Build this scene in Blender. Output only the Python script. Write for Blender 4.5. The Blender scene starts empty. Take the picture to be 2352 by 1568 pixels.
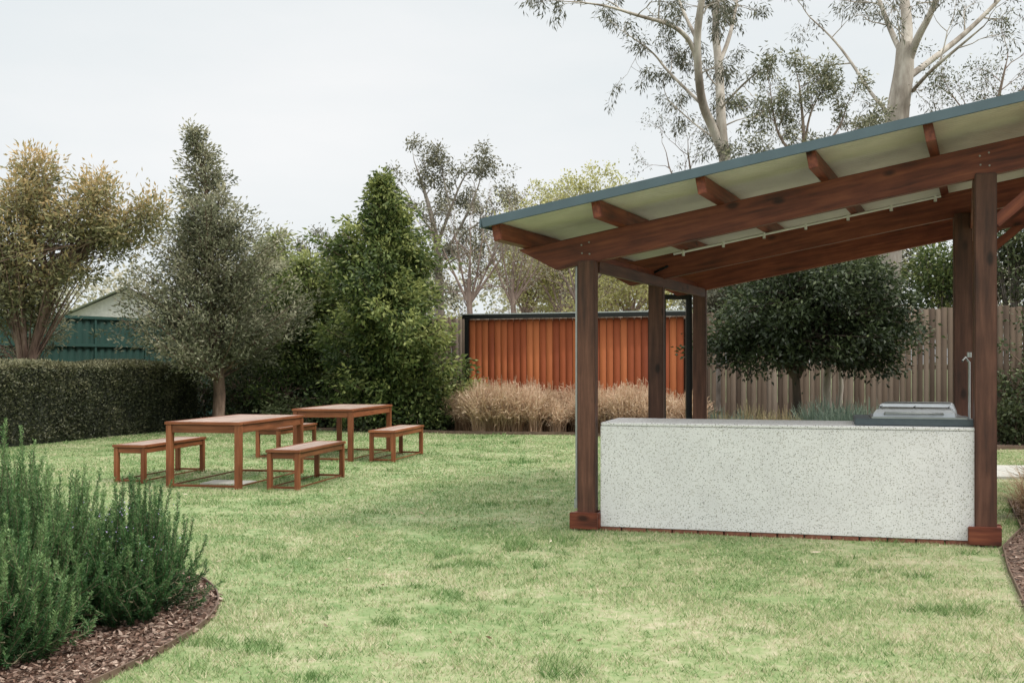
import bpy, math, random, bmesh
import numpy as np
from mathutils import Vector, Matrix
rng=np.random.default_rng(7); random.seed(7)
F=2613.;CX=1176.;HY=832.;CH=1.42
def S(x,y,D): return Vector(((x-CX)/F*D, D, CH-(y-HY)/F*D))
scene=bpy.context.scene
col=scene.collection
# ------------------------------------------------------------------ helpers
def link(o,parent=None):
    col.objects.link(o)
    if parent is not None: o.parent=parent
    return o
def empty(name,loc=(0,0,0)):
    o=bpy.data.objects.new(name,None); o.location=loc; o.empty_display_size=.2
    col.objects.link(o); return o
def mesh_np(name,verts,faces,mat,parent=None,tint=None,smooth=False):
    verts=np.asarray(verts,dtype=np.float32); faces=np.asarray(faces,dtype=np.int32)
    me=bpy.data.meshes.new(name)
    me.vertices.add(len(verts)); me.vertices.foreach_set('co',verts.ravel())
    k=faces.shape[1]
    me.loops.add(faces.size); me.loops.foreach_set('vertex_index',faces.ravel())
    me.polygons.add(len(faces)); me.polygons.foreach_set('loop_start',np.arange(0,faces.size,k,dtype=np.int32))
    me.update(calc_edges=True)
    if tint is not None:
        a=me.attributes.new('tint','FLOAT','FACE'); a.data.foreach_set('value',np.asarray(tint,dtype=np.float32))
    if smooth: me.polygons.foreach_set('use_smooth',np.ones(len(faces),dtype=bool))
    me.materials.append(mat)
    o=bpy.data.objects.new(name,me); link(o,parent); return o
def unit(a):
    return a/np.maximum(np.linalg.norm(a,axis=-1,keepdims=True),1e-9)
def leaf_geo(c,d,L,W):
    n=len(c); d=unit(d)
    s=unit(np.cross(d,rng.normal(size=(n,3)))); nn=np.cross(d,s)
    L=np.broadcast_to(L,(n,))[:,None]; W=np.broadcast_to(W,(n,))[:,None]
    mid=c+d*L*.45+nn*W*.18
    v=np.stack([c,mid+s*W*.5,c+d*L-nn*W*.1,mid-s*W*.5],axis=1).reshape(-1,3)
    f=np.arange(4*n).reshape(n,4)
    return v,f
def box_between(name,p0,p1,w,h,parent,mat,up=(0,0,1),bev=.004,cut0=0,cut1=0):
    p0=Vector(p0);p1=Vector(p1); x=(p1-p0); L=x.length; x.normalize()
    z=Vector(up); z=(z-x*z.dot(x)).normalized(); y=z.cross(x)
    v=[];
    for (xx,yy,zz) in [(0,-1,-1),(0,1,-1),(0,1,1),(0,-1,1),(1,-1,-1),(1,1,-1),(1,1,1),(1,-1,1)]:
        px=xx*L
        if zz<0: px+= cut0 if xx==0 else -cut1
        v.append((px-L/2,yy*w/2,zz*h/2))
    f=[(0,1,2,3),(7,6,5,4),(0,4,5,1),(1,5,6,2),(2,6,7,3),(3,7,4,0)]
    me=bpy.data.meshes.new(name); me.from_pydata(v,[],f); me.materials.append(mat)
    bm=bmesh.new(); bm.from_mesh(me); bmesh.ops.recalc_face_normals(bm,faces=bm.faces)
    if bev: bmesh.ops.bevel(bm,geom=bm.edges[:],offset=bev,segments=2,affect='EDGES')
    bm.to_mesh(me); bm.free()
    o=bpy.data.objects.new(name,me)
    M=Matrix((x,y,z)).transposed().to_4x4(); M.translation=(p0+p1)/2
    link(o)
    if parent is not None:
        o.parent=parent; o.matrix_parent_inverse=Matrix.Identity(4)
        M=Matrix.Translation(-Vector(parent.location))@M
    o.matrix_local=M
    return o
class Tubes:
    def __init__(s): s.v=[];s.f=[];s.n=0
    def add(s,pts,rad,sides=6):
        pts=np.array([tuple(p) for p in pts],dtype=float); m=len(pts)
        t=np.gradient(pts,axis=0); t=unit(t)
        ref=np.array([0.31,.95,.05]) if abs(t[0][2])>.6 else np.array([0.05,.1,1.])
        a=unit(np.cross(t,ref)); b=np.cross(t,a)
        ang=np.linspace(0,2*math.pi,sides,endpoint=False)
        rad=np.array(rad,dtype=float)[:,None,None]
        ring=pts[:,None,:]+rad*(a[:,None,:]*np.cos(ang)[None,:,None]+b[:,None,:]*np.sin(ang)[None,:,None])
        s.v.append(ring.reshape(-1,3))
        i=np.arange(m-1)[:,None]*sides; j=np.arange(sides)[None,:]; j2=(j+1)%sides
        q=np.stack([i+j,i+j2,i+sides+j2,i+sides+j],axis=-1).reshape(-1,4)+s.n
        s.f.append(q); s.n+=m*sides
    def build(s,name,mat,parent):
        return mesh_np(name,np.concatenate(s.v),np.concatenate(s.f),mat,parent,smooth=True)
# ------------------------------------------------------------------ materials
def newmat(name):
    m=bpy.data.materials.new(name); m.use_nodes=True; nt=m.node_tree
    b=nt.nodes['Principled BSDF']; return m,nt,b
def N(nt,t,**kw):
    n=nt.nodes.new(t)
    for k,v in kw.items(): setattr(n,k,v)
    return n
def ramp(nt,fac,stops):
    r=N(nt,'ShaderNodeValToRGB'); e=r.color_ramp.elements
    while len(e)<len(stops): e.new(.5)
    for i,(p,c) in enumerate(stops):
        e[i].position=p; e[i].color=(*c,1) if len(c)==3 else c
    nt.links.new(fac,r.inputs['Fac']); return r.outputs['Color']
def noise_tex(nt,vec,scale,detail=4,rough=.55):
    n=N(nt,'ShaderNodeTexNoise'); n.inputs['Scale'].default_value=scale; n.inputs['Detail'].default_value=detail; n.inputs['Roughness'].default_value=rough
    if vec is not None: nt.links.new(vec,n.inputs['Vector'])
    return n.outputs['Fac']
def math_n(nt,op,a,b=None,clamp=False):
    n=N(nt,'ShaderNodeMath',operation=op); n.use_clamp=clamp
    for i,x in enumerate((a,b)):
        if x is None: continue
        if isinstance(x,(int,float)): n.inputs[i].default_value=x
        else: nt.links.new(x,n.inputs[i])
    return n.outputs[0]
def mixc(nt,fac,a,b,mode='MIX'):
    n=N(nt,'ShaderNodeMix',data_type='RGBA',blend_type=mode)
    for s,x in ((n.inputs[0],fac),(n.inputs[6],a),(n.inputs[7],b)):
        if isinstance(x,(int,float)): s.default_value=x
        elif isinstance(x,tuple): s.default_value=(*x,1)
        else: nt.links.new(x,s)
    return n.outputs[2]
def bump(nt,b,h,strength=.3,dist=.01):
    n=N(nt,'ShaderNodeBump'); n.inputs['Strength'].default_value=strength; n.inputs['Distance'].default_value=dist
    nt.links.new(h,n.inputs['Height']); nt.links.new(n.outputs[0],b.inputs['Normal'])
def wood(name,c1,c2,c3,rough=.55,knots=True,stretch=(1.2,16,16)):
    m,nt,b=newmat(name)
    tc=N(nt,'ShaderNodeTexCoord'); oi=N(nt,'ShaderNodeObjectInfo')
    mp=N(nt,'ShaderNodeMapping'); mp.inputs['Scale'].default_value=stretch
    off=N(nt,'ShaderNodeVectorMath',operation='SCALE'); 
    cmb=N(nt,'ShaderNodeCombineXYZ')
    for i in range(3): nt.links.new(oi.outputs['Random'],cmb.inputs[i])
    nt.links.new(cmb.outputs[0],off.inputs[0]); off.inputs['Scale'].default_value=37
    add=N(nt,'ShaderNodeVectorMath',operation='ADD'); nt.links.new(tc.outputs['Object'],add.inputs[0]); nt.links.new(off.outputs[0],add.inputs[1])
    nt.links.new(add.outputs[0],mp.inputs['Vector'])
    g=noise_tex(nt,mp.outputs[0],1.6,8,.62)
    big=noise_tex(nt,add.outputs[0],2.2,4)
    fac=math_n(nt,'ADD',math_n(nt,'MULTIPLY',g,.65),math_n(nt,'MULTIPLY',big,.35))
    c=ramp(nt,fac,[(.34,c1),(.5,c2),(.66,c3)])
    rv=math_n(nt,'ADD',math_n(nt,'MULTIPLY',oi.outputs['Random'],.35),.82)
    c=mixc(nt,1.,c,rv,'MULTIPLY')
    if knots:
        v=N(nt,'ShaderNodeTexVoronoi'); v.inputs['Scale'].default_value=1.0
        mp2=N(nt,'ShaderNodeMapping'); mp2.inputs['Scale'].default_value=(2.6,5,5); nt.links.new(add.outputs[0],mp2.inputs['Vector']); nt.links.new(mp2.outputs[0],v.inputs['Vector'])
        k=ramp(nt,v.outputs['Distance'],[(.08,(.18,.18,.18)),(.18,(1,1,1))])
        c=mixc(nt,.9,c,k,'MULTIPLY')
    nt.links.new(c,b.inputs['Base Color']); b.inputs['Roughness'].default_value=rough
    b.inputs['Specular IOR Level'].default_value=.35
    bump(nt,b,g,.35,.004)
    return m
def leafmat(name,c0,c1,c2,trans=.25,rough=.5):
    m,nt,b=newmat(name)
    a=N(nt,'ShaderNodeAttribute',attribute_name='tint')
    c=ramp(nt,a.outputs['Fac'],[(0.,c0),(.5,c1),(1.,c2)])
    nt.links.new(c,b.inputs['Base Color']); b.inputs['Roughness'].default_value=rough; b.inputs['Specular IOR Level'].default_value=.3
    t=N(nt,'ShaderNodeBsdfTranslucent'); nt.links.new(c,t.inputs['Color'])
    mx=N(nt,'ShaderNodeMixShader'); mx.inputs[0].default_value=trans
    nt.links.new(b.outputs[0],mx.inputs[1]); nt.links.new(t.outputs[0],mx.inputs[2])
    nt.links.new(mx.outputs[0],nt.nodes['Material Output'].inputs['Surface'])
    return m
def plain(name,c,rough=.6,metal=0,var=.15,scale=8,bmp=0):
    m,nt,b=newmat(name); tc=N(nt,'ShaderNodeTexCoord')
    n=noise_tex(nt,tc.outputs['Object'],scale,6)
    cc=ramp(nt,n,[(.3,tuple(x*(1-var) for x in c)),(.7,tuple(min(1,x*(1+var)) for x in c))])
    nt.links.new(cc,b.inputs['Base Color']); b.inputs['Roughness'].default_value=rough; b.inputs['Metallic'].default_value=metal
    if bmp: bump(nt,b,n,bmp,.01)
    return m
def bark(name,c0,c1,c2,sc=3):
    m,nt,b=newmat(name); tc=N(nt,'ShaderNodeTexCoord'); mp=N(nt,'ShaderNodeMapping'); mp.inputs['Scale'].default_value=(sc*1.6,sc*1.6,sc*.45)
    nt.links.new(tc.outputs['Object'],mp.inputs['Vector']); n=noise_tex(nt,mp.outputs[0],1.,7,.65)
    nt.links.new(ramp(nt,n,[(.35,c0),(.5,c1),(.65,c2)]),b.inputs['Base Color']); b.inputs['Roughness'].default_value=.85
    bump(nt,b,n,.5,.02); return m

M_beam=wood('stained_red_timber',(.058,.016,.010),(.165,.042,.022),(.28,.085,.042),rough=.5)
M_post=wood('stained_dark_timber',(.038,.018,.013),(.090,.038,.025),(.155,.070,.046),rough=.55)
M_furn=wood('merbau_furniture_wood',(.09,.028,.012),(.20,.064,.026),(.30,.110,.05),rough=.42,knots=False)
M_slat=wood('weathered_sky_pale_slats',(.24,.165,.135),(.33,.245,.205),(.40,.31,.27),rough=.45,knots=False)  # weathered wood, with the sky's reflection also mixed into its pale grey
M_soffit=plain('roof_underside_metal',(.58,.55,.50),.45,.1,.12,3)
M_roof=plain('roof_top_bluegrey',(.080,.118,.142),.45,.2,.1,4)
M_steel=plain('stainless_steel',(.36,.38,.40),.33,.9,.12,5)
M_galv=plain('galvanised_pipe',(.40,.42,.43),.4,.6,.1,20)
M_bolt=plain('bolt_steel',(.30,.28,.26),.5,.6,.1,20)
M_slate=plain('bbq_dark_plate',(.07,.09,.105),.45,.2,.1,20)
M_black=plain('black_steel',(.012,.013,.014),.4,.3,.1,5)
M_conc=plain('concrete',(.42,.41,.38),.85,0,.12,6,.2)
M_brick=plain('red_brick',(.20,.075,.048),.85,0,.3,30,.3)
M_white=plain('white_plastic',(.75,.75,.72),.4,0,.03,5)

def boards_mat(name,c0,c1,c2,kn=.30,kt=.42,kb=.22,rough=.6,bmp=.2,sc=(9,9,.9)):
    m,nt,b=newmat(name); a=N(nt,'ShaderNodeAttribute',attribute_name='tint')
    g=N(nt,'ShaderNodeNewGeometry'); mp=N(nt,'ShaderNodeMapping'); mp.inputs['Scale'].default_value=sc
    nt.links.new(g.outputs['Position'],mp.inputs['Vector']); n=noise_tex(nt,mp.outputs[0],1.,7,.6)
    big=noise_tex(nt,g.outputs['Position'],1.3,4)
    f=math_n(nt,'ADD',math_n(nt,'ADD',math_n(nt,'MULTIPLY',n,kn),math_n(nt,'MULTIPLY',a.outputs['Fac'],kt)),math_n(nt,'MULTIPLY',big,kb))
    nt.links.new(ramp(nt,f,[(.22,c0),(.47,c1),(.72,c2)]),b.inputs['Base Color']); b.inputs['Roughness'].default_value=rough
    b.inputs['Specular IOR Level'].default_value=.2
    if bmp: bump(nt,b,n,bmp,.004)
    return m
M_cedar=boards_mat('cedar_boards',(.155,.034,.012),(.25,.062,.021),(.34,.105,.036),kn=.22,kt=.42,kb=.32,rough=.7,bmp=0,sc=(22,22,1.0))
M_paling=boards_mat('weathered_palings',(.060,.043,.032),(.135,.100,.074),(.21,.17,.135),rough=.9)
M_green=plain('green_colorbond',(.030,.078,.066),.5,.1,.12,2)

M_terr,nt,b=newmat('terrazzo')
tc=N(nt,'ShaderNodeTexCoord')
v=N(nt,'ShaderNodeTexVoronoi'); v.inputs['Scale'].default_value=78; nt.links.new(tc.outputs['Object'],v.inputs['Vector'])
sel=N(nt,'ShaderNodeSeparateColor'); nt.links.new(v.outputs['Color'],sel.inputs[0])
chip=math_n(nt,'LESS_THAN',v.outputs['Distance'],.38)
pick=math_n(nt,'LESS_THAN',sel.outputs[0],.38)
mask=math_n(nt,'MULTIPLY',chip,pick)
chipc=ramp(nt,sel.outputs[1],[(0,(.07,.07,.07)),(.35,(.20,.19,.18)),(.7,(.40,.37,.33)),(1,(.5,.5,.49))])
base=ramp(nt,noise_tex(nt,tc.outputs['Object'],3,5),[(.3,(.71,.70,.71)),(.7,(.80,.79,.80))])
c=mixc(nt,mask,base,chipc)
v2=N(nt,'ShaderNodeTexVoronoi'); v2.inputs['Scale'].default_value=160; nt.links.new(tc.outputs['Object'],v2.inputs['Vector'])
s2=N(nt,'ShaderNodeSeparateColor'); nt.links.new(v2.outputs['Color'],s2.inputs[0])
m2=math_n(nt,'MULTIPLY',math_n(nt,'LESS_THAN',v2.outputs['Distance'],.4),math_n(nt,'LESS_THAN',s2.outputs[0],.3))
c=mixc(nt,m2,c,(.42,.40,.38)); nt.links.new(c,b.inputs['Base Color']); b.inputs['Roughness'].default_value=.45

def lawn_mat(name,blade):
    m,nt,b=newmat(name); g=N(nt,'ShaderNodeNewGeometry'); P=g.outputs['Position']
    n1=noise_tex(nt,P,.9,5,.65); n2=noise_tex(nt,P,4.5,5,.7); n3=noise_tex(nt,P,15,4,.65)
    f=math_n(nt,'ADD',math_n(nt,'ADD',math_n(nt,'MULTIPLY',n1,.38),math_n(nt,'MULTIPLY',n2,.36)),math_n(nt,'MULTIPLY',n3,.30))
    f=math_n(nt,'SUBTRACT',f,.01)
    sx=N(nt,'ShaderNodeSeparateXYZ'); nt.links.new(P,sx.inputs[0])
    mr=N(nt,'ShaderNodeMapRange'); mr.inputs[1].default_value=9.5; mr.inputs[2].default_value=5.0; mr.inputs[3].default_value=0; mr.inputs[4].default_value=.04
    nt.links.new(sx.outputs[1],mr.inputs[0]); f=math_n(nt,'ADD',f,mr.outputs[0])
    mr=N(nt,'ShaderNodeMapRange'); mr.inputs[1].default_value=0; mr.inputs[2].default_value=3.0; mr.inputs[3].default_value=0; mr.inputs[4].default_value=.035
    nt.links.new(sx.outputs[0],mr.inputs[0]); f=math_n(nt,'ADD',f,mr.outputs[0])
    a=N(nt,'ShaderNodeAttribute',attribute_name='tint')
    if blade: f=math_n(nt,'ADD',f,math_n(nt,'MULTIPLY',math_n(nt,'SUBTRACT',a.outputs['Fac'],.5),.34))
    st=[(.36,(.10,.19,.060)),(.46,(.205,.31,.115)),(.55,(.345,.41,.20)),(.67,(.58,.525,.37))]
    k=1. if blade else .68
    c=ramp(nt,f,[(p,tuple(x*k for x in cc)) for p,cc in st])
    nt.links.new(c,b.inputs['Base Color']); b.inputs['Roughness'].default_value=.7; b.inputs['Specular IOR Level'].default_value=.2
    if blade:
        t=N(nt,'ShaderNodeBsdfTranslucent'); nt.links.new(c,t.inputs['Color'])
        mx=N(nt,'ShaderNodeMixShader'); mx.inputs[0].default_value=.3
        nt.links.new(b.outputs[0],mx.inputs[1]); nt.links.new(t.outputs[0],mx.inputs[2]); nt.links.new(mx.outputs[0],nt.nodes['Material Output'].inputs['Surface'])
    else: bump(nt,b,n3,.6,.02)
    return m
M_ground=lawn_mat('lawn_soil',False); M_blade=lawn_mat('lawn_blades',True)
M_mulch,nt,b=newmat('bark_mulch'); g=N(nt,'ShaderNodeNewGeometry')
v=N(nt,'ShaderNodeTexVoronoi'); v.inputs['Scale'].default_value=38; nt.links.new(g.outputs['Position'],v.inputs['Vector'])
s=N(nt,'ShaderNodeSeparateColor'); nt.links.new(v.outputs['Color'],s.inputs[0])
nt.links.new(ramp(nt,s.outputs[0],[(0,(.03,.018,.012)),(.5,(.11,.065,.045)),(1,(.25,.17,.13))]),b.inputs['Base Color']); b.inputs['Roughness'].default_value=.9
bump(nt,b,v.outputs['Distance'],.8,.02)
M_chip=leafmat('mulch_chips',(.06,.03,.02),(.19,.115,.085),(.42,.32,.26),0.)

# ------------------------------------------------------------------ ground, beds, paths
def poly_sheet(name,pts,z,mat,parent=None):
    me=bpy.data.meshes.new(name); me.from_pydata([(x,y,z) for x,y in pts],[],[tuple(range(len(pts)))]); me.materials.append(mat)
    me.update()
    if me.polygons[0].normal.z<0: me.flip_normals()
    o=bpy.data.objects.new(name,me); return link(o,parent)
poly_sheet('ground',[(-600,-200),(600,-200),(600,900),(-600,900)],0,M_ground)
LB=[(-6.5,3),(-2.15,3.9),(-1.95,4.5),(-1.82,5.04),(-1.72,5.5),(-1.66,5.95),(-1.66,6.35),(-1.74,6.78),(-1.9,7.2),(-2.12,7.55),(-2.6,7.9),(-3.4,8.1),(-6.5,7.8)]
RB=[(2.6,5.5),(2.99,6.65),(3.38,7.75),(3.72,8.62),(4.3,9.6),(5.1,11.7),(9.5,11.2),(9.5,5)]
FB=[(-9,24.9),(-7,24.3),(-5,24.0),(-3,23.5),(-1.7,22.9),(-1.2,22.6),(0,22.4),(1.4,22.3),(3.0,20.0),(4.6,17.3),(6.5,18.0),(9,18.9),(14,17.2),(40,17),(40,40),(-40,40),(-40,25)]
PL=np.array([.645,9.69]); U=np.array([.9625,-.271]); V=np.array([.386,.922])
def PV(a,v,z=0.): q=PL+a*U+v*V; return Vector((q[0],q[1],z))
pavpoly=[tuple(PV(*q)[:2]) for q in [(-.02,-.04),(3.2,-.04),(3.2,4.25),(-.1,4.25)]]
PATH=[(5.4,13.9),(16,13.2),(16,14.8),(5.4,15.5)]
PAD=[(-3.62,13.2),(-3.1,13.1),(-3.03,13.5),(-3.55,13.6)]
poly_sheet('mulch_garden_bed',LB,.006,M_mulch); poly_sheet('mulch_garden_bed',RB,.006,M_mulch); poly_sheet('mulch_garden_bed',FB,.006,M_mulch)
def slab(name,pts,h,mat):
    n=len(pts); vs=[(x,y,-.02) for x,y in pts]+[(x,y,h) for x,y in pts]
    fs=[tuple(range(n,2*n))]+[(i,(i+1)%n,n+(i+1)%n,n+i) for i in range(n)]
    me=bpy.data.meshes.new(name); me.from_pydata(vs,[],fs); me.materials.append(mat); return link(bpy.data.objects.new(name,me))
slab('concrete_path',PATH,.03,M_conc)
slab('pavilion_floor_slab',[tuple(PV(*q)[:2]) for q in [(.02,.1),(3.1,.1),(3.1,4.2),(.0,4.2)]],.03,M_conc)
slab('concrete_drain_pad',PAD,.02,M_conc)
def inpoly(px,py,poly):
    r=np.zeros(len(px),bool); n=len(poly)
    for i in range(n):
        x1,y1=poly[i];x2,y2=poly[(i+1)%n]
        if y1==y2: continue
        c=((y1>py)!=(y2>py))&(px<(x2-x1)*(py-y1)/(y2-y1)+x1); r^=c
    return r
_g=rng.random((64,64))
def vnoise(x,y,s):
    x=x*s+1000;y=y*s+1000; xi=np.floor(x).astype(int);yi=np.floor(y).astype(int);fx=x-xi;fy=y-yi
    fx=fx*fx*(3-2*fx);fy=fy*fy*(3-2*fy)
    g=lambda a,b:_g[a%64,b%64]
    return (g(xi,yi)*(1-fx)+g(xi+1,yi)*fx)*(1-fy)+(g(xi,yi+1)*(1-fx)+g(xi+1,yi+1)*fx)*fy
B=[]
for (y0,y1,dens,w,h) in [(4.3,7,6000,.0050,.022),(7,10,4400,.0060,.021),(10,14,2500,.008,.021),(14,19,1400,.011,.021),(19,24.6,900,.014,.022)]:
    xw=y1*.5+.3; n=int(dens*(y1-y0)*2*xw)
    x=rng.uniform(-xw,xw,n);y=rng.uniform(y0,y1,n)
    ok=(np.abs(x)<y*.47+.3)
    for p in (LB,RB,FB,pavpoly,PATH,PAD): ok&=~inpoly(x,y,p)
    ok&=x>-7.6-(24-y)*.28
    nz=.30*vnoise(x,y,1.3)+.35*vnoise(x,y,4.1)+.35*vnoise(x,y,11.)
    ok&=rng.random(n)<np.clip((nz-.18)*2.6,.10,1.2)
    x=x[ok];y=y[ok];nz=nz[ok];n=len(x)
    hh=h*(.45+.9*rng.random(n))*(.6+.9*nz)
    tall=(vnoise(x,y,2.3)*vnoise(x+50,y,5.7)>.57)
    hh=np.where(tall,hh*2.0,hh)
    az=rng.uniform(0,6.283,n); lean=rng.uniform(.3,1.5,n)*hh
    ww=w*(.6+.8*rng.random(n))/2
    dx=np.cos(az);dy=np.sin(az); a2=rng.uniform(0,6.283,n)
    b0=np.stack([x-np.cos(a2)*ww,y-np.sin(a2)*ww,np.zeros(n)],1); b1=np.stack([x+np.cos(a2)*ww,y+np.sin(a2)*ww,np.zeros(n)],1)
    tp=np.stack([x+dx*lean,y+dy*lean,hh],1)
    B.append((np.stack([b0,b1,tp],1).reshape(-1,3),np.clip(rng.random(n)-.40*tall+.3*(rng.random(n)<.10),-.3,1.3)))
vv=np.concatenate([b[0] for b in B]); mesh_np('lawn_grass',vv,np.arange(len(vv)).reshape(-1,3),M_blade,tint=np.concatenate([b[1] for b in B]))
def chips(poly,n,bb,name):
    x=rng.uniform(bb[0],bb[1],n);y=rng.uniform(bb[2],bb[3],n);ok=inpoly(x,y,poly);x=x[ok];y=y[ok];n=len(x)
    c=np.stack([x,y,rng.uniform(.008,.03,n)],1); d=rng.normal(size=(n,3));d[:,2]*=.25
    v,f=leaf_geo(c,d,rng.uniform(.015,.05,n),rng.uniform(.008,.022,n)); mesh_np(name,v,f,M_chip,tint=rng.random(n))
chips(LB,26000,(-3.6,-1.6,4.,8.1),'mulch_chips'); chips(RB,14000,(2.6,7,5.2,11.8),'mulch_chips'); chips(FB,14000,(-8,8,17,25.5),'mulch_chips')
n=130; x=rng.uniform(-6,4,n);y=rng.uniform(4.6,20,n); ok=~(inpoly(x,y,LB)|inpoly(x,y,pavpoly)|inpoly(x,y,RB)); x=x[ok];y=y[ok];n=len(x)
d=rng.normal(size=(n,3));d[:,2]*=.15
v,f=leaf_geo(np.stack([x,y,np.full(n,.022)],1),d,rng.uniform(.04,.09,n),rng.uniform(.010,.02,n))
mesh_np('fallen_leaves',v,f,leafmat('fallen_leaf',(.2,.12,.07),(.4,.3,.2),(.6,.52,.42),.1),tint=rng.random(n))
def edging(name,pts,h=.055,t=.01):
    m=plain(name+'_steel',(.13,.085,.06),.7,.1,.3,12)
    p=np.array(pts,float); tt=unit(np.gradient(p,axis=0)); nn=np.stack([-tt[:,1],tt[:,0]],1)
    l=p-nn*t/2;r=p+nn*t/2;k=len(p);vs=[]
    for i in range(k): vs+=[(*l[i],0),(*l[i],h),(*r[i],h),(*r[i],0)]
    fs=[]
    for i in range(k-1):
        a=4*i;b_=4*(i+1)
        for j in range(3): fs.append((a+j,a+j+1,b_+j+1,b_+j))
    me=bpy.data.meshes.new(name);me.from_pydata(vs,[],fs);me.materials.append(m);link(bpy.data.objects.new(name,me))
def smoothline(pts,it=3):
    p=np.array(pts,float)
    for _ in range(it):
        q=[p[0]]
        for i in range(len(p)-1): q+= [p[i]*.75+p[i+1]*.25,p[i]*.25+p[i+1]*.75]
        q.append(p[-1]);p=np.array(q)
    return p
edging('garden_edging',smoothline(LB[1:-1]),.035,.008); edging('garden_edging',[RB[0],RB[1],RB[2],RB[3],RB[4],RB[5]],.035,.008); edging('garden_edging',smoothline(FB[1:13],2),.06,.02)

# ------------------------------------------------------------------ pavilion
pav=empty('picnic_pavilion')
Ud=(U[0],U[1],0); Vd=(V[0],V[1],0)
sl=.191; rows=[0,2.18,4.09]; ra=[3.145,2.94,2.94]
def ztop(a): return 2.50+sl*a
bz=.24
for i,(vv_,ar) in enumerate(zip(rows,ra)):
    box_between(f'post_low_{i}',PV(0,vv_,0),PV(0,vv_,ztop(0)-bz+.02),.15,.15,pav,M_post,up=Ud,bev=.008)
    box_between(f'post_high_{i}',PV(ar,vv_,0),PV(ar,vv_,ztop(ar)-bz+.02),.15,.16,pav,M_post,up=Ud,bev=.008)
    box_between(f'rafter_{i}',PV(-.58,vv_,ztop(-.58)-bz/2),PV(4.35,vv_,ztop(4.35)-bz/2),.11,bz,pav,M_beam,bev=.006,cut0=.30,cut1=.1)
for nm,a in (('low',0),('high',3.145)):
    for k,(dv,) in enumerate([(-.10,),(.10,)]):
        box_between(f'shoe_{nm}_{k}',PV(a-.12,dv,.085),PV(a+.12,dv,.085),.045,.14,pav,M_beam,bev=.006)
    for k,da in enumerate((-.1,.1)):
        box_between(f'shoe_side_{nm}_{k}',PV(a+da,-.075,.083),PV(a+da,.075,.083),.045,.13,pav,M_beam,bev=.006)
box_between('tie_low',PV(-.03,.07,2.29),PV(-.03,4.0,2.29),.05,.14,pav,M_beam)
box_between('tie_low_inner',PV(.06,.07,2.235),PV(.06,4.0,2.235),.045,.10,pav,M_post)
box_between('tie_high',PV(3.08,.07,2.78),PV(3.0,4.0,2.78),.05,.18,pav,M_beam)
box_between('tie_high_outer',PV(3.95,-.3,2.93),PV(3.95,4.3,2.93),.06,.16,pav,M_beam)
for i,(vv_,ar) in enumerate(zip(rows,ra)):
    box_between(f'brace_high_{i}',PV(ar+.07,vv_,2.50),PV(ar+.62,vv_,2.98),.05,.09,pav,M_beam)
for i,a in enumerate([-.52,.30,1.118,1.943,2.77,3.6,4.3]):
    z=ztop(a)+.071
    box_between(f'purlin_{i}',PV(a,-.70,z),PV(a,4.75,z),.07,.14,pav,M_beam,up=(-sl,0,1) ,bev=.005)
a0,a1=-.615,4.6; v0,v1=-.75,4.8
nv=int((v1-v0)/.076*8); vvs=np.linspace(v0,v1,nv+1); wave=.009*np.sin((vvs-v0)/.076*2*math.pi)
for nm,off,mt in (('roof_lining',.152,M_soffit),('roof_sheet',.158,M_roof)):
    vs=[];
    for a in (a0,a1):
        for vv_,w in zip(vvs,wave): vs.append(tuple(PV(a,vv_,ztop(a)+off+w)))
    m_=nv+1; fs=[(i,i+1,m_+i+1,m_+i) for i in range(nv)]
    mesh_np(nm,vs,fs,mt,pav,smooth=True)
def zr(a): return ztop(a)+.145
box_between('rake_flashing_front',PV(a0,v0-.012,zr(a0)+.012),PV(a1,v0-.012,zr(a1)+.012),.02,.075,pav,M_roof,bev=.003)
box_between('rake_flashing_back',PV(a0,v1+.012,zr(a0)+.01),PV(a1,v1+.012,zr(a1)+.01),.02,.09,pav,M_roof,bev=.003)
box_between('gutter_edge',PV(a0-.012,v0-.02,zr(a0)+.01),PV(a0-.012,v1+.02,zr(a0)+.01),.02,.07,pav,M_roof,bev=.003)
T=Tubes()
for a in (0,3.145,):
    for da,dz in ((-.03,.09),(.035,.07),(-.035,.16),(.03,.17)):
        z=ztop(a)-bz+dz+da*sl; T.add([PV(a+da,-.05,z),PV(a+da,-.062,z)],[.0075,.0075],8)
        T.add([PV(a+da,-.062,z),PV(a+da,-.0625,z)],[.0075,.0003],8)
T.build('bolts',M_bolt,pav)
T=Tubes()
T.add([PV(-.095,0,.22),PV(-.095,0,2.36)],[.013,.013],8)
T.add([PV(-.095,0,.18),PV(-.095,0,.26)],[.024,.024],8)
T.build('conduit_pipe',M_galv,pav)
T=Tubes(); T.add([PV(.2,2.08,ztop(.2)-.02),PV(2.75,2.08,ztop(2.75)-.02)],[.012,.012],8)
for k in range(7):
    a=.3+k*.4; T.add([PV(a,2.08,ztop(a)-.06),PV(a,2.08,ztop(a)+.0)],[.015,.015],6)
T.build('light_conduit',M_white,pav)
T=Tubes(); T.add([PV(-.02+.2*math.sin(t)*.8,2.1,2.33+.07*math.sin(t*1.0)) for t in np.linspace(0,3.1,9)],[.012]*9,6); T.build('cable_loop',M_black,pav)
box_between('junction_box',PV(.28,.12,2.42),PV(.46,.12,2.455),.05,.08,pav,M_white)
ctr=empty('barbecue_counter')
def cbox(name,a_0,a_1,v_0,v_1,z0,z1,mat,bev=.004):
    vm=(v_0+v_1)/2; zm=(z0+z1)/2
    return box_between(name,PV(a_0,vm,zm),PV(a_1,vm,zm),(v_1-v_0)*.97,z1-z0,ctr,mat,bev=bev)
cbox('terrazzo_panel',.078,3.062,-.045,.70,.035,.885,M_terr,.004)
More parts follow.
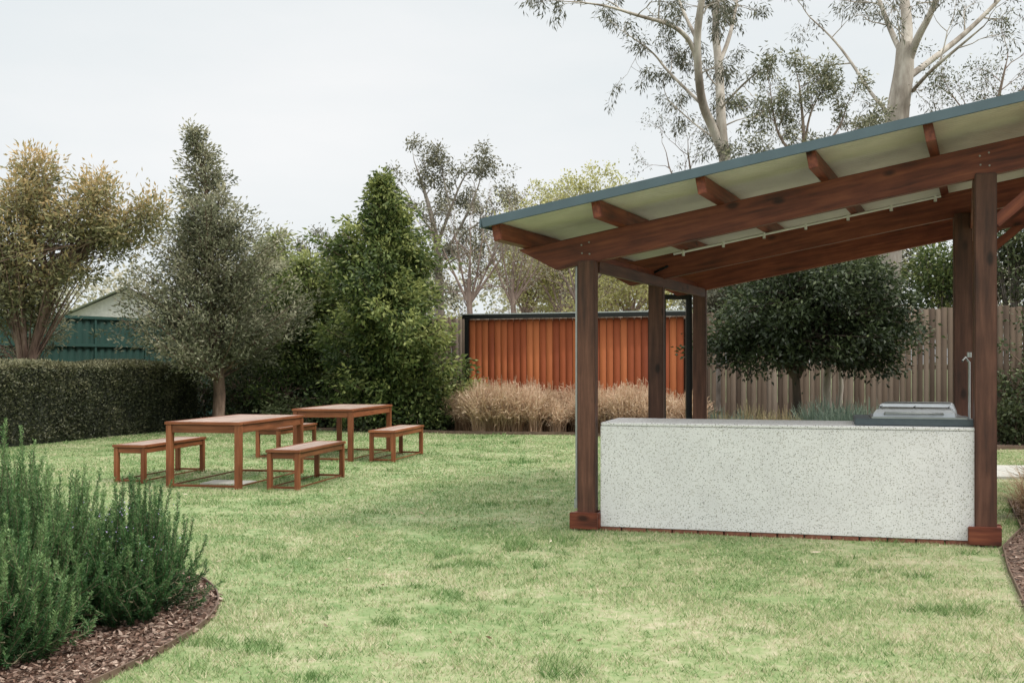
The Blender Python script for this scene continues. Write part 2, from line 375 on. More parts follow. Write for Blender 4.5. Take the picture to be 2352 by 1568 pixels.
cbox('terrazzo_top',.078,3.064,-.052,.78,.887,.915,M_terr,.006)
for k in range(14):
    a=.085+k*.213; cbox(f'brick_{k}',a,a+.203,-.035,.08,-.02,.033,M_brick,.004)
bbq=empty('barbecue_hotplate')
def bb(name,a_0,a_1,v_0,v_1,z0,z1,mat,bev=.01):
    return box_between(name,PV(a_0,(v_0+v_1)/2,(z0+z1)/2),PV(a_1,(v_0+v_1)/2,(z0+z1)/2),(v_1-v_0),z1-z0,bbq,mat,bev=bev)
bb('base_plate',2.13,3.04,.02,.72,.917,.972,M_slate,.008)
bb('steel_deck',2.26,2.98,.04,.70,.9725,.985,M_steel,.004)
def lid(name,a_0,a_1,v_0,v_1,z0,z1):
    q=[]
    for ins,z in ((0,z0),(.006,z0+.03),(.03,z1-.012),(.055,z1)):
        q.append([PV(a_0+ins,v_0+ins,z),PV(a_1-ins,v_0+ins,z),PV(a_1-ins,v_1-ins,z),PV(a_0+ins,v_1-ins,z)])
    vs=[tuple(p) for r in q for p in r]; fs=[]
    for i in range(3):
        for j in range(4): fs.append((4*i+j,4*i+(j+1)%4,4*i+4+(j+1)%4,4*i+4+j))
    fs.append((12,13,14,15))
    me=bpy.data.meshes.new(name);me.from_pydata(vs,[],fs);me.materials.append(M_steel)
    bm=bmesh.new();bm.from_mesh(me);bmesh.ops.recalc_face_normals(bm,faces=bm.faces);bmesh.ops.bevel(bm,geom=bm.edges[:],offset=.005,segments=2,affect='EDGES');bm.to_mesh(me);bm.free()
    link(bpy.data.objects.new(name,me),bbq)
lid('hood_lid_front',2.31,2.93,.06,.36,.986,1.06); lid('hood_lid_back',2.31,2.93,.38,.68,.986,1.09)
T=Tubes();T.add([PV(2.4,.065,1.01),PV(2.4,.03,1.02),PV(2.84,.03,1.02),PV(2.84,.065,1.01)],[.008]*4,6)
for a in (2.36,2.62,2.88): T.add([PV(a,.12,1.064),PV(a,.32,1.064)],[.006,.006],6)
T.build('lid_handle',M_galv,bbq)
tap=empty('wall_tap')
T=Tubes(); T.add([PV(3.03,.2,.92),PV(3.03,.2,1.42),PV(3.0,.16,1.46),PV(2.98,.13,1.43)],[.009]*4,8); T.add([PV(3.03,.2,1.46),PV(3.03,.2,1.50)],[.018,.018],8); T.build('tap_pipe',M_galv,tap)

fr=empty('steel_gate_frame')
p1=S(1522,832,13.6);p2=S(1582,832,13.6)
for k,p in enumerate((p1,p2)): box_between(f'upright_{k}',(p.x,p.y,0),(p.x,p.y,2.17),.07,.07,fr,M_black,up=(1,0,0))
box_between('head_bar',(p1.x-.035,p1.y,2.20),(p2.x+.035,p2.y,2.20),.07,.06,fr,M_black)

# ------------------------------------------------------------------ tables & benches
e1=np.array([.981,-.194]); e2=np.array([.194,.981])
def furniture(name,fl,w,L,H,leg,apron):
    g=empty(name,(fl[0],fl[1],0)); o=np.array(fl)
    def Q(a,c,z): q=o+a*e1+c*e2; return Vector((q[0],q[1],z))
    h=leg/2; up=(e1[0],e1[1],0)
    for i,(a,c) in enumerate([(h,h),(w-h,h),(w-h,L-h),(h,L-h)]):
        box_between(f'leg_{i+1}',Q(a,c,0.0),Q(a,c,H-.035),leg,leg,g,M_furn,up=up,bev=.004)
    za=H-.035-apron/2-.003
    for i,c in enumerate((h,L-h)):
        box_between(f'apron_end_{i}',Q(leg,c,za),Q(w-leg,c,za),leg*.7,apron,g,M_furn)
        box_between(f'floor_rail_{i}',Q(leg,c,.03),Q(w-leg,c,.03),leg*.5,.025,g,M_furn)
    for i,a in enumerate((h,w-h)):
        box_between(f'apron_side_{i}',Q(a,leg,za),Q(a,L-leg,za),leg*.7,apron,g,M_furn)
        box_between(f'floor_side_rail_{i}',Q(a,leg,.03),Q(a,L-leg,.03),leg*.3,.015,g,M_furn)
    t=.032; zt=H-t/2; ov=.012; bw=.07 if w>.5 else .05
    box_between('top_border_0',Q(-ov,bw/2-ov,zt),Q(w+ov,bw/2-ov,zt),bw,t,g,M_furn)
    box_between('top_border_1',Q(-ov,L-bw/2+ov,zt),Q(w+ov,L-bw/2+ov,zt),bw,t,g,M_furn)
    box_between('top_border_2',Q(bw/2-ov,bw-ov,zt),Q(bw/2-ov,L-bw+ov,zt),bw,t-.002,g,M_furn)
    box_between('top_border_3',Q(w-bw/2+ov,bw-ov,zt),Q(w-bw/2+ov,L-bw+ov,zt),bw,t-.002,g,M_furn)
    ns=8 if w>.5 else 3; iw=w+2*ov-2*bw; sw=iw/ns
    for k in range(ns):
        a=bw-ov+sw*(k+.5)
        box_between(f'slat_{k}',Q(a,bw-ov+.003,zt+.001),Q(a,L-bw+ov-.003,zt+.001),sw-.005,t-.004,g,M_slat,bev=.003)
    return g
furniture('outdoor_table',(-3.92,12.88),.90,1.9,.75,.07,.085)
furniture('outdoor_table',(-3.17,16.45),.90,1.9,.75,.07,.085)
furniture('outdoor_bench',(-4.70,13.42),.40,1.55,.45,.055,.06)
furniture('outdoor_bench',(-2.73,12.66),.38,1.5,.45,.055,.06)
furniture('outdoor_bench',(-3.80,16.85),.38,1.5,.45,.055,.06)
furniture('outdoor_bench',(-2.04,16.25),.38,1.5,.45,.055,.06)

# ------------------------------------------------------------------ fences, screen
def paling_fence(name,pts,H,w,mat,gap=.006,hv=.02,th=.018,base=0.02):
    vs=[];fs=[];ti=[]
    for (x0,y0),(x1,y1) in zip(pts[:-1],pts[1:]):
        L=math.hypot(x1-x0,y1-y0); n=max(1,int(L/w)); d=((x1-x0)/L,(y1-y0)/L); nn=(-d[1],d[0])
        for k in range(n):
            s0=k*w+gap/2;s1=(k+1)*w-gap/2; h=H+random.uniform(-hv,hv); off=(random.uniform(-.004,.004)+(.012 if k%2 else 0)) if hv>.01 else 0
            tt=random.random(); b0=len(vs)
            for z in (base,h):
                for s,o in ((s0,off),(s1,off),(s1,off+th),(s0,off+th)):
                    vs.append((x0+d[0]*s+nn[0]*o,y0+d[1]*s+nn[1]*o,z))
            for f in ((0,1,5,4),(1,2,6,5),(2,3,7,6),(3,0,4,7),(4,5,6,7)): fs.append(tuple(b0+i for i in f)); ti.append(tt)
    g=empty(name); mesh_np('palings',vs,fs,mat,g,tint=ti)
    for k,z in enumerate((.4,H*.55,H-.3)):
        for j,((x0,y0),(x1,y1)) in enumerate(zip(pts[:-1],pts[1:])):
            L=math.hypot(x1-x0,y1-y0);nn=(-(y1-y0)/L,(x1-x0)/L)
            box_between(f'rail_{k}_{j}',(x0+nn[0]*.09,y0+nn[1]*.09,z),(x1+nn[0]*.09,y1+nn[1]*.09,z),.05,.08,g,mat)
    return g
paling_fence('timber_paling_fence',[(-7.3,30.2),(-1.0,25.4),(4.2,22.9)],2.42,.105,M_paling)
paling_fence('timber_paling_fence',[(4.2,22.9),(9.5,19.9),(15,17.6)],2.42,.105,M_paling)
pL=S(1078,832,24.7);pR=S(1575,832,22.9)
scr=paling_fence('cedar_privacy_screen',[(pL.x,pL.y),(pR.x,pR.y)],2.34,.148,M_cedar,gap=.010,hv=.0,th=.02)
d=(pR-pL).normalized()
nrm=Vector((-d.y,d.x,0))
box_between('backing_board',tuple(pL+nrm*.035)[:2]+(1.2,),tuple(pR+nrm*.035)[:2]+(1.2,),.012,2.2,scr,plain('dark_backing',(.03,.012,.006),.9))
q0=pL-d*.05;q1=pR+d*.05
for k,q in enumerate((q0,q1)): box_between(f'frame_post_{k}',(q.x,q.y-.02,0),(q.x,q.y-.02,2.40),.09,.09,scr,M_black,up=tuple(d))
box_between('frame_head',(q0.x-.1*d.x,q0.y-.1*d.y-.02,2.40),(q1.x,q1.y-.02,2.40),.12,.08,scr,M_black)
box_between('screen_capping',(q0.x-.12*d.x,q0.y+.03,2.455),(q1.x,q1.y+.03,2.455),.22,.025,scr,M_galv)
def steel_fence(name,pts,H):
    g=empty(name)
    for j,((x0,y0),(x1,y1)) in enumerate(zip(pts[:-1],pts[1:])):
        L=math.hypot(x1-x0,y1-y0); d=((x1-x0)/L,(y1-y0)/L); nn=(-d[1],d[0]); prof=[];s=0
        while s<L: prof+= [(s,0),(s+.06,0),(s+.085,.035),(s+.145,.035),(s+.17,0)]; s+=.2
        vs=[];
        for z in (.02,H-.03):
            for s,o in prof: vs.append((x0+d[0]*s+nn[0]*o,y0+d[1]*s+nn[1]*o,z))
        k=len(prof); mesh_np(f'sheet_{j}',vs,[(i,i+1,k+i+1,k+i) for i in range(k-1)],M_green,g)
        for z,nm in ((H,'top'),(H*.74,'mid'),(.1,'bottom')):
            box_between(f'{nm}_rail_{j}',(x0-nn[0]*.02,y0-nn[1]*.02,z),(x1-nn[0]*.02,y1-nn[1]*.02,z),.07,.07,g,M_green)
        s=0;i=0
        while s<L:
            box_between(f'post_{j}_{i}',(x0+d[0]*s,y0+d[1]*s,0),(x0+d[0]*s,y0+d[1]*s,H+.03),.08,.06,g,M_green,up=(d[0],d[1],0)); s+=2.4;i+=1
steel_fence('green_steel_fence',[(-15,18.5),(-11,24.4),(-8.9,27.6),(-7.3,30.2)],2.45)
hs=empty('neighbour_house')
M_wall=plain('rendered_wall',(.5,.5,.48),.8); M_tin=plain('house_roof_tin',(.42,.44,.45),.5,.3)
hx,hy=-15.5,46
vs=[(hx-3,hy,0),(hx+3,hy,0),(hx+3,hy+8,0),(hx-3,hy+8,0),(hx-3,hy,3.1),(hx+3,hy,3.1),(hx+3,hy+8,3.1),(hx-3,hy+8,3.1),(hx,hy,4.4),(hx,hy+8,4.4)]
mesh_np('walls',vs,[(0,1,5,4),(1,2,6,5),(2,3,7,6),(3,0,4,7)],M_wall,hs)
mesh_np('gable',[vs[4],vs[5],vs[8],vs[6],vs[7],vs[9]],[(0,1,2),(3,4,5)],M_wall,hs)
mesh_np('roof',[(hx-3.4,hy-.4,2.95),(hx,hy-.4,4.47),(hx,hy+8.4,4.47),(hx-3.4,hy+8.4,2.95),(hx+3.4,hy-.4,2.95),(hx+3.4,hy+8.4,2.95)],[(0,1,2,3),(1,4,5,2)],M_tin,hs)

# ------------------------------------------------------------------ vegetation
BK_brown=bark('brown_bark',(.06,.038,.028),(.15,.095,.07),(.25,.18,.14),4)
BK_dark=bark('dark_bark',(.025,.017,.013),(.055,.038,.028),(.10,.07,.055),4)
BK_gum=bark('gum_bark',(.17,.14,.115),(.36,.32,.28),(.55,.51,.46),1.3)
BK_grey=bark('grey_bark',(.10,.085,.07),(.2,.175,.15),(.3,.27,.24),4)
BK_pink=bark('pink_twigs',(.15,.11,.09),(.24,.18,.15),(.33,.26,.22),4)
class Leafs:
    def __init__(s): s.c=[];s.d=[];s.L=[];s.W=[];s.t=[]
    def add(s,c,d,L,W,t):
        n=len(c); s.c.append(c);s.d.append(d);s.L.append(np.broadcast_to(L,(n,)));s.W.append(np.broadcast_to(W,(n,)));s.t.append(np.broadcast_to(t,(n,)))
    def build(s,name,mat,parent):
        v,f=leaf_geo(np.concatenate(s.c),np.concatenate(s.d),np.concatenate(s.L),np.concatenate(s.W))
        return mesh_np(name,v,f,mat,parent,tint=np.clip(np.concatenate(s.t),0,1))
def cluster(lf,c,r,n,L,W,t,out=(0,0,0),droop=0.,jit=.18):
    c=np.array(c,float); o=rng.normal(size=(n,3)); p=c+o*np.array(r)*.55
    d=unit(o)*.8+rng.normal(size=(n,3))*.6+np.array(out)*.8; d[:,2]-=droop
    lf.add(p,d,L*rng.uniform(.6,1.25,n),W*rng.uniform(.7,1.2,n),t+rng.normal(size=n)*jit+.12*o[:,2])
def cone_tree(name,base,zs,rs,mat,bk,nbr=220,ncl=5,per=22,L=.09,W=.045,cr=.16,trunk_r=.1,up=.35,tip=None,asym=.25,tb=.45,droop=.2,t0=.35,htint=0.,jit=.14,cv=.15):
    g=empty(name,(base[0],base[1],0))
    top=zs[-1]; T=Tubes(); lf=Leafs(); tip=tip if tip is not None else (0,0)
    def axis(z): f=(max(z,0)/top)**2; return np.array([tip[0]*f+.05*math.sin(z*1.7),tip[1]*f,z])
    zz=np.linspace(0,top*.97,9); T.add([axis(z) for z in zz],[trunk_r*(1-.9*z/top)+.008 for z in zz],8)
    ph=random.random()*6
    for k in range(nbr):
        q=(k+.5)/nbr; z=zs[0]+(zs[-1]-zs[0])*q
        R=np.interp(z,zs,rs); 
        if random.random()>.3+R/max(rs): continue
        az=k*2.39996+random.uniform(-.4,.4)
        R*=random.choice([random.uniform(.45,.9),random.uniform(.85,1.18)])*(1+asym*math.sin(az*2+ph+z*1.9)*.6)
        z_s=max(zs[0]*.6+.1,z-R*up-.1); st=axis(z_s); en=axis(z)+np.array([math.cos(az)*R,math.sin(az)*R,random.uniform(-.1,.15)])
        md=(st+en)/2+np.array([0,0,-.06*R]); 
        T.add([st,md,en],[.018+.006*R,.012,.004],4)
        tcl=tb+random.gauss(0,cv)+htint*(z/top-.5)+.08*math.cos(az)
        out=np.array([math.cos(az),math.sin(az),.2])
        n_c=max(2,int(ncl*(.4+.8*R/max(rs))))
        for j in range(n_c):
            t=t0+(1.02-t0)*((j+random.random())/n_c)
            p=(1-t)**2*st+2*t*(1-t)*md+t*t*en+rng.normal(size=3)*.07*(.3+R)
            s=random.uniform(.7,1.35)
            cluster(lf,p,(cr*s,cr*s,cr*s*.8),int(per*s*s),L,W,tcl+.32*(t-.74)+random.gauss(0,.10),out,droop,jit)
    T.build('trunk_and_branches',bk,g)
    lf.build('foliage',mat,g); return g
def clump_tree(name,base,stems,crowns,mat,bk,per=120,L=.08,W=.04,cr=.28,tb=.45,droop=.2,trunk_r=.08,spike=0.,shell=.45,htint=.2):
    g=empty(name,(base[0],base[1],0)); T=Tubes(); lf=Leafs()
    for s in stems:
        n=len(s); T.add(s,[trunk_r*(1-.6*i/(n-1)) for i in range(n)],8)
    zmax=max(c[0][2]+c[1][2] for c in crowns); zmin=min(c[0][2]-c[1][2] for c in crowns)
    for cc,rr,nc in crowns:
        cc=np.array(cc,float);rr=np.array(rr,float)
        for k in range(nc):
            d=unit(rng.normal(size=3)); q=random.random()**shell*random.uniform(.85,1.08); p=cc+d*rr*q
            s=random.choice(stems); st=np.array(tuple(s[-1] if random.random()<.5 else s[-2]),float)
            md=(st+p)/2+np.array([0,0,.1]); T.add([st,md,p],[.02,.012,.004],4)
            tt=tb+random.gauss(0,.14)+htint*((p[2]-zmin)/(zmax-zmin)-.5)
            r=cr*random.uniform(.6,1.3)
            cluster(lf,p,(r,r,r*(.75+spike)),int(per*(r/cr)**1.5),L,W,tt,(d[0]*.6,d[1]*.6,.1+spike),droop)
    T.build('trunk_and_branches',bk,g); lf.build('foliage',mat,g); return g
def perp(d):
    v=Vector((random.gauss(0,1),random.gauss(0,1),random.gauss(0,1))); return (v-d*v.dot(d)).normalized()
def branch(T,tips,p,d,L,r,lvl,nch,wob=.22,lift=.04,sides=4,ang=.75):
    n=4; pts=[p.copy()]; ds=[]; d=d.normalized()
    for i in range(n):
        d=(d+Vector((random.gauss(0,wob),random.gauss(0,wob),random.gauss(0,wob)+lift))).normalized(); p=p+d*(L/n); pts.append(p.copy()); ds.append(d.copy())
    T.add(pts,[r*(1-.7*i/n) for i in range(n+1)],sides)
    if lvl==0:
        tips+= [(pts[k],ds[k-1]) for k in (2,3,4)]; return
    for k in range(nch):
        i=random.choice([1,2,3,4]) if k else 4
        dd=ds[i-1]; a=random.uniform(.3,ang); nd=dd*math.cos(a)+perp(dd)*math.sin(a)
        branch(T,tips,pts[i],nd,L*random.uniform(.5,.75),r*.55,lvl-1,nch,wob,lift,max(3,sides-1),ang)
def limb_tree(name,limbs,mat,bk,lvl=2,nch=3,sp=.9,L0=1.6,leafn=9,L=.14,W=.024,cr=.16,droop=1.,tb=.4,lift=.02,r0=.035,start=.3,jit=.22,skip=.12):
    b0=limbs[0][0][0]; g=empty(name,(b0.x,b0.y,0)); off=Vector((b0.x,b0.y,0)); T=Tubes(); lf=Leafs(); tips=[]
    for pts,rad in limbs:
        P=[p-off for p in pts]; 
        A=np.array([tuple(p) for p in P]); Rr=np.array(rad,float); AA=np.c_[A,Rr]
        AA=smoothline(AA,2); T.add(AA[:,:3],AA[:,3],9)
        Ls=np.r_[0,np.cumsum(np.linalg.norm(np.diff(AA[:,:3],axis=0),axis=1))]
        tot=Ls[-1]; s=tot*start
        while s<tot:
            q=[np.interp(s,Ls,AA[:,k]) for k in range(4)]; i=min(len(AA)-2,int(np.searchsorted(Ls,s))); dd=Vector(AA[i+1,:3]-AA[i,:3]).normalized()
            a=random.uniform(.5,1.1); nd=dd*math.cos(a)+perp(dd)*math.sin(a)
            branch(T,tips,Vector(q[:3]),nd,L0*random.uniform(.6,1.15),min(r0,q[3]*.6),lvl,nch,lift=lift); s+=sp*random.uniform(.5,1.4)
        branch(T,tips,Vector(AA[-1,:3]),Vector(AA[-1,:3]-AA[-3,:3]),L0*.8,min(r0,AA[-1,3]),lvl,nch,lift=lift)
    T.build('trunk_and_branches',bk,g)
    if leafn:
        for p,d in tips:
            if random.random()<skip: continue
            cluster(lf,p,(cr,cr,cr),random.randint(max(1,leafn//2),leafn),L,W,tb+random.gauss(0,.15),tuple(d*.5),droop,jit)
        lf.build('foliage',mat,g)
    return g

ML_grey=leafmat('foliage_grey_green',(.060,.070,.040),(.185,.195,.12),(.42,.40,.28),.28)
ML_lush=leafmat('foliage_lush_green',(.028,.048,.016),(.110,.155,.046),(.34,.37,.13),.32)
ML_dark=leafmat('foliage_dark_green',(.016,.025,.011),(.045,.064,.027),(.13,.155,.07),.2,.4)
ML_gold=leafmat('foliage_golden',(.11,.12,.06),(.28,.265,.135),(.56,.40,.20),.3)
ML_gum=leafmat('foliage_gum',(.060,.064,.042),(.12,.125,.085),(.23,.22,.15),.25)
ML_pale=leafmat('foliage_pale_spring',(.26,.26,.10),(.46,.45,.19),(.64,.62,.32),.4)
ML_hedge=leafmat('foliage_hedge',(.022,.028,.015),(.072,.080,.044),(.23,.22,.13),.2)
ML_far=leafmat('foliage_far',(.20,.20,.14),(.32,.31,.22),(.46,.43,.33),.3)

def prof(D,pairs):
    z=[CH+(HY-y)*D/F for y,_ in pairs]; r=[w*D/F for _,w in pairs]; return z,r
D=23.5; z,r=prof(D,[(815,100),(780,170),(700,185),(620,160),(530,125),(480,100),(430,55),(400,48),(340,30),(285,5)])
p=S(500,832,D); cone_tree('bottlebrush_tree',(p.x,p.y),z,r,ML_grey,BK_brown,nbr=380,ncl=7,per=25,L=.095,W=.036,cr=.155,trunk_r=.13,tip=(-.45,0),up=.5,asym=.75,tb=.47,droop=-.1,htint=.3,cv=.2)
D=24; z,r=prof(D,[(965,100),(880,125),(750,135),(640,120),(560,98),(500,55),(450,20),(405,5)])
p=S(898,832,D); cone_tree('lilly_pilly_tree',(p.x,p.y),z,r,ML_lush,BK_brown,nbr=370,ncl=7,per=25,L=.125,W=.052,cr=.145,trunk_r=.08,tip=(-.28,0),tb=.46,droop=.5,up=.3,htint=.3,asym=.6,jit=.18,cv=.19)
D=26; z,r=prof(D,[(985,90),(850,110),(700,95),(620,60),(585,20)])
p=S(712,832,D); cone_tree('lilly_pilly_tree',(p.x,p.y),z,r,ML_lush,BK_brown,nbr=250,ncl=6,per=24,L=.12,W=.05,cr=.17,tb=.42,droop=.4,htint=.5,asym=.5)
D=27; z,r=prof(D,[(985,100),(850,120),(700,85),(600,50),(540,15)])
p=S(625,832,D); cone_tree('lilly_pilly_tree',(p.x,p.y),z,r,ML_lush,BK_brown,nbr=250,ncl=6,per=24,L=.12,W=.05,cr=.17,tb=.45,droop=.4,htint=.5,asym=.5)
for (x,D,h,w,mt,tb) in [(560,25.2,1.6,1.0,ML_dark,.5),(650,24.8,1.3,1.0,ML_lush,.2),(470,25.5,1.5,.9,ML_dark,.5),(760,24.6,1.0,.8,ML_dark,.6),(840,23.8,.5,.7,ML_dark,.8),(960,23.8,.5,.8,ML_lush,.25),(1000,24.6,1.1,.6,ML_dark,.6),(690,24.2,.6,.8,ML_dark,.7)]:
    p=S(x,832,D); clump_tree('garden_shrub',(p.x,p.y),[[(0,0,0),(0,0,h*.3),(.05,0,h*.5)]],[((0,0,h*.5),(w,.7,h*.5),42)],mt,BK_brown,per=60,L=.09,W=.045,cr=.24,tb=tb,trunk_r=.03)
D=21; p=S(60,832,D)
def rc(x,y,dd=0): q=S(x,y,D+dd); return (q.x-p.x,q.y-p.y,q.z)
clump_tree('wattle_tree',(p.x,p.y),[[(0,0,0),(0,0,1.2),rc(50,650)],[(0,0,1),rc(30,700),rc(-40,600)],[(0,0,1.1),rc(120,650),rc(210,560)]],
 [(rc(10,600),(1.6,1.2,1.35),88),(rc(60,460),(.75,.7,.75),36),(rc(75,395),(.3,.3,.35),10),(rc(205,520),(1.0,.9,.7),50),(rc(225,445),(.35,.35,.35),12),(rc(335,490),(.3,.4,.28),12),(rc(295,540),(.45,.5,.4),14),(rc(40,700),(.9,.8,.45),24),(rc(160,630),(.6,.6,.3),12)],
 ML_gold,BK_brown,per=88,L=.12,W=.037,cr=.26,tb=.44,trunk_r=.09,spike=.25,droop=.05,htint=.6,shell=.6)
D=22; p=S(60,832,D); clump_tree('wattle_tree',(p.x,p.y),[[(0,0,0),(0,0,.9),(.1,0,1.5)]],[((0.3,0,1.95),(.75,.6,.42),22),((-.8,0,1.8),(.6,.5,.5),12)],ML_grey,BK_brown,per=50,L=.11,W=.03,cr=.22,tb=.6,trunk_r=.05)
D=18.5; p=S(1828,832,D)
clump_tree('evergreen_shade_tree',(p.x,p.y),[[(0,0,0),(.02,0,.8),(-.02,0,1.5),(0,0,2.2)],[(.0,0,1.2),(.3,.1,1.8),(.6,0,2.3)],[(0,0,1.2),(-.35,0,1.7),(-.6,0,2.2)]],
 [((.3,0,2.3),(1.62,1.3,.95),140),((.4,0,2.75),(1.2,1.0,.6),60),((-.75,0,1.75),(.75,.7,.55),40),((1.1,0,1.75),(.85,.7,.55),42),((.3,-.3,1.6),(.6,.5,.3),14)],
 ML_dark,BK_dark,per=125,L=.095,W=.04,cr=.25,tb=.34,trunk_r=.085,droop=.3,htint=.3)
q=S(1905,832,19.3); T=Tubes(); gg=empty('gum_sapling',(q.x,q.y,0)); T.add([(0,0,0),(-.05,0,1),(.03,0,2.2),(0,0,3)],[.08,.07,.05,.04],8); T.add([(.1,0,0),(.2,0,1),(.15,0,2.2)],[.05,.04,.03],8); T.build('trunk_and_branches',BK_gum,gg)
lf=Leafs(); [cluster(lf,(random.gauss(0,.3),random.gauss(0,.2),2.6+random.gauss(0,.3)),(.25,.25,.2),40,.1,.03,.4) for _ in range(12)]; lf.build('foliage',ML_dark,gg)

D=29
def P3(x,y,dd=0): return S(x,y,D+dd)
def wpx(w): return w*D/F/2
limbs=[([Vector((P3(1690,832).x,D,0)),P3(1685,600),P3(1672,420),P3(1660,330),P3(1655,250),P3(1652,150,.5),P3(1640,60,.8),P3(1655,-60,1)],[wpx(w) for w in (40,36,32,24,22,20,16,10)]),
([P3(1668,370),P3(1640,300),P3(1612,240,-.4),P3(1603,160,-.8),P3(1600,80,-1),P3(1612,0,-1.2),P3(1625,-90,-1.2)],[wpx(w) for w in (24,22,20,18,17,15,10)]),
([P3(1603,150,-.8),P3(1585,90,-1),P3(1540,55,-1.5),P3(1470,38,-2),P3(1400,15,-2.4),P3(1330,5,-2.6)],[wpx(w) for w in (12,11,9,7,5,3)]),
([P3(1612,240,-.4),P3(1570,200,0),P3(1530,160,.3),P3(1500,120,.6),P3(1450,85,1)],[wpx(w) for w in (8,7,6,4,3)]),
([P3(1650,150,.5),P3(1675,90,1),P3(1690,20,1.6),P3(1700,-50,2)],[wpx(w) for w in (11,10,8,5)]),
([P3(1600,90,-1),P3(1570,30,-.5),P3(1545,-40,0)],[wpx(w) for w in (9,7,5)]),
([P3(1655,250),P3(1700,200,-1),P3(1740,165,-1.6)],[wpx(w) for w in (6,5,3)]),
([P3(1660,330),P3(1600,290,1),P3(1545,240,1.5)],[wpx(w) for w in (5,4,3)])]
limb_tree('eucalyptus_tree',limbs,ML_gum,BK_gum,lvl=2,nch=3,sp=.62,L0=.85,leafn=15,L=.15,W=.030,cr=.14,droop=1.1,tb=.35,start=.45,r0=.024,skip=.2,lift=-.03)
D=27
limbs=[([Vector((P3(2030,832).x,D,0)),P3(2040,500),P3(2058,300),P3(2066,230),P3(2078,160),P3(2078,100)],[wpx(w) for w in (70,64,56,50,46,36)]),
([P3(2080,130),P3(2085,70,.3),P3(2078,0,.5),P3(2070,-80,.8)],[wpx(w) for w in (28,26,22,14)]),
([P3(2085,150),P3(2105,90,-.3),P3(2140,30,-.6),P3(2165,-50,-1)],[wpx(w) for w in (20,18,14,10)]),
([P3(2090,175),P3(2150,130,.4),P3(2220,75,.8),P3(2290,5,1),P3(2340,-50,1.2)],[wpx(w) for w in (16,14,12,9,6)]),
([P3(2074,130),P3(2050,80,.8),P3(2030,30,1),P3(2000,-50,1.4)],[wpx(w) for w in (14,13,11,8)]),
([P3(2040,260),P3(2000,215,.5),P3(1960,150,1),P3(1915,90,1.5),P3(1860,40,2)],[wpx(w) for w in (9,8,7,5,3)]),
([P3(2095,210),P3(2140,160,-1),P3(2200,110,-1.5),P3(2260,60,-2)],[wpx(w) for w in (9,8,6,3)])]
limb_tree('eucalyptus_tree',limbs,ML_gum,BK_gum,lvl=2,nch=3,sp=.75,L0=.9,leafn=9,L=.14,W=.027,cr=.14,droop=1.1,tb=.35,start=.5,r0=.024,skip=.35,lift=-.02)
D=25
limbs=[([Vector((P3(1840,832).x,D,0)),P3(1840,600),P3(1850,400),P3(1845,280),P3(1835,190)],[.09,.08,.06,.035,.015]),
([P3(1845,380),P3(1790,320),P3(1775,260),P3(1770,210)],[.04,.03,.02,.01]),([P3(1845,380),P3(1910,320),P3(1935,280),P3(1945,240)],[.04,.03,.02,.01]),
([P3(1845,420),P3(1960,350),P3(1990,310)],[.03,.02,.01]),([P3(1845,450),P3(1760,400),P3(1730,370)],[.03,.02,.01]),([P3(1848,330),P3(1860,260),P3(1885,215)],[.03,.02,.01])]
limb_tree('peppermint_gum_tree',limbs,ML_grey,BK_pink,lvl=2,nch=3,sp=.28,L0=.5,leafn=13,L=.10,W=.034,cr=.11,droop=.3,tb=.45,start=.4,r0=.012)
D=26
limbs=[([Vector((P3(2290,832).x,D,0)),P3(2280,600),P3(2270,400),P3(2290,240),P3(2310,150)],[.1,.09,.07,.04,.02]),
([P3(2275,330),P3(2210,250),P3(2180,210)],[.03,.02,.01]),([P3(2275,330),P3(2340,220),P3(2400,120)],[.04,.03,.02]),([P3(2275,420),P3(2160,280)],[.02,.01])]
limb_tree('spindly_tree',limbs,ML_grey,BK_pink,lvl=2,nch=3,sp=.36,L0=.8,leafn=7,L=.09,W=.03,cr=.12,droop=.3,tb=.25,start=.4,r0=.014)
D=30
limbs=[([Vector((P3(1590,832).x,D,0)),P3(1600,600),P3(1590,420),P3(1580,350)],[.07,.05,.03,.02]),([P3(1595,480),P3(1540,400),P3(1530,350)],[.03,.02,.01]),([P3(1595,480),P3(1660,420),P3(1710,370)],[.03,.02,.01])]
limb_tree('spindly_tree',limbs,ML_grey,BK_pink,lvl=2,nch=3,sp=.5,L0=.8,leafn=5,L=.08,W=.03,cr=.12,tb=.4,start=.4,r0=.014)
D=40
limbs=[([Vector((P3(1010,832).x,D,0)),P3(1010,700),P3(1005,560),P3(985,470),P3(965,410),P3(955,380)],[.2,.17,.12,.07,.04,.02]),
([P3(1005,560),P3(1035,480),P3(1060,415),P3(1080,390)],[.07,.05,.03,.015]),([P3(1010,600),P3(1060,520),P3(1095,440),P3(1105,405)],[.06,.05,.03,.015]),
([P3(1000,540),P3(960,490),P3(940,450)],[.05,.03,.015]),([P3(1035,480),P3(1020,420),P3(1015,390)],[.04,.025,.015]),([P3(1060,540),P3(1110,505),P3(1140,480)],[.04,.025,.015]),([P3(1005,620),P3(1070,580),P3(1130,560)],[.04,.025,.015])]
limb_tree('eucalyptus_tree',limbs,ML_gum,BK_grey,lvl=2,nch=3,sp=.42,L0=.72,leafn=15,L=.13,W=.055,cr=.2,droop=.5,tb=.75,start=.35,r0=.026,skip=.25)
D=42; limbs=[([Vector((P3(750,832).x,D,0)),P3(750,640),P3(755,570)],[.1,.07,.03]),([P3(750,660),P3(715,600)],[.04,.02]),([P3(750,640),P3(785,590)],[.04,.02])]
limb_tree('eucalyptus_tree',limbs,ML_gum,BK_grey,lvl=2,nch=3,sp=.4,L0=.6,leafn=12,L=.12,W=.05,cr=.17,droop=.5,tb=.8,start=.4,r0=.03)
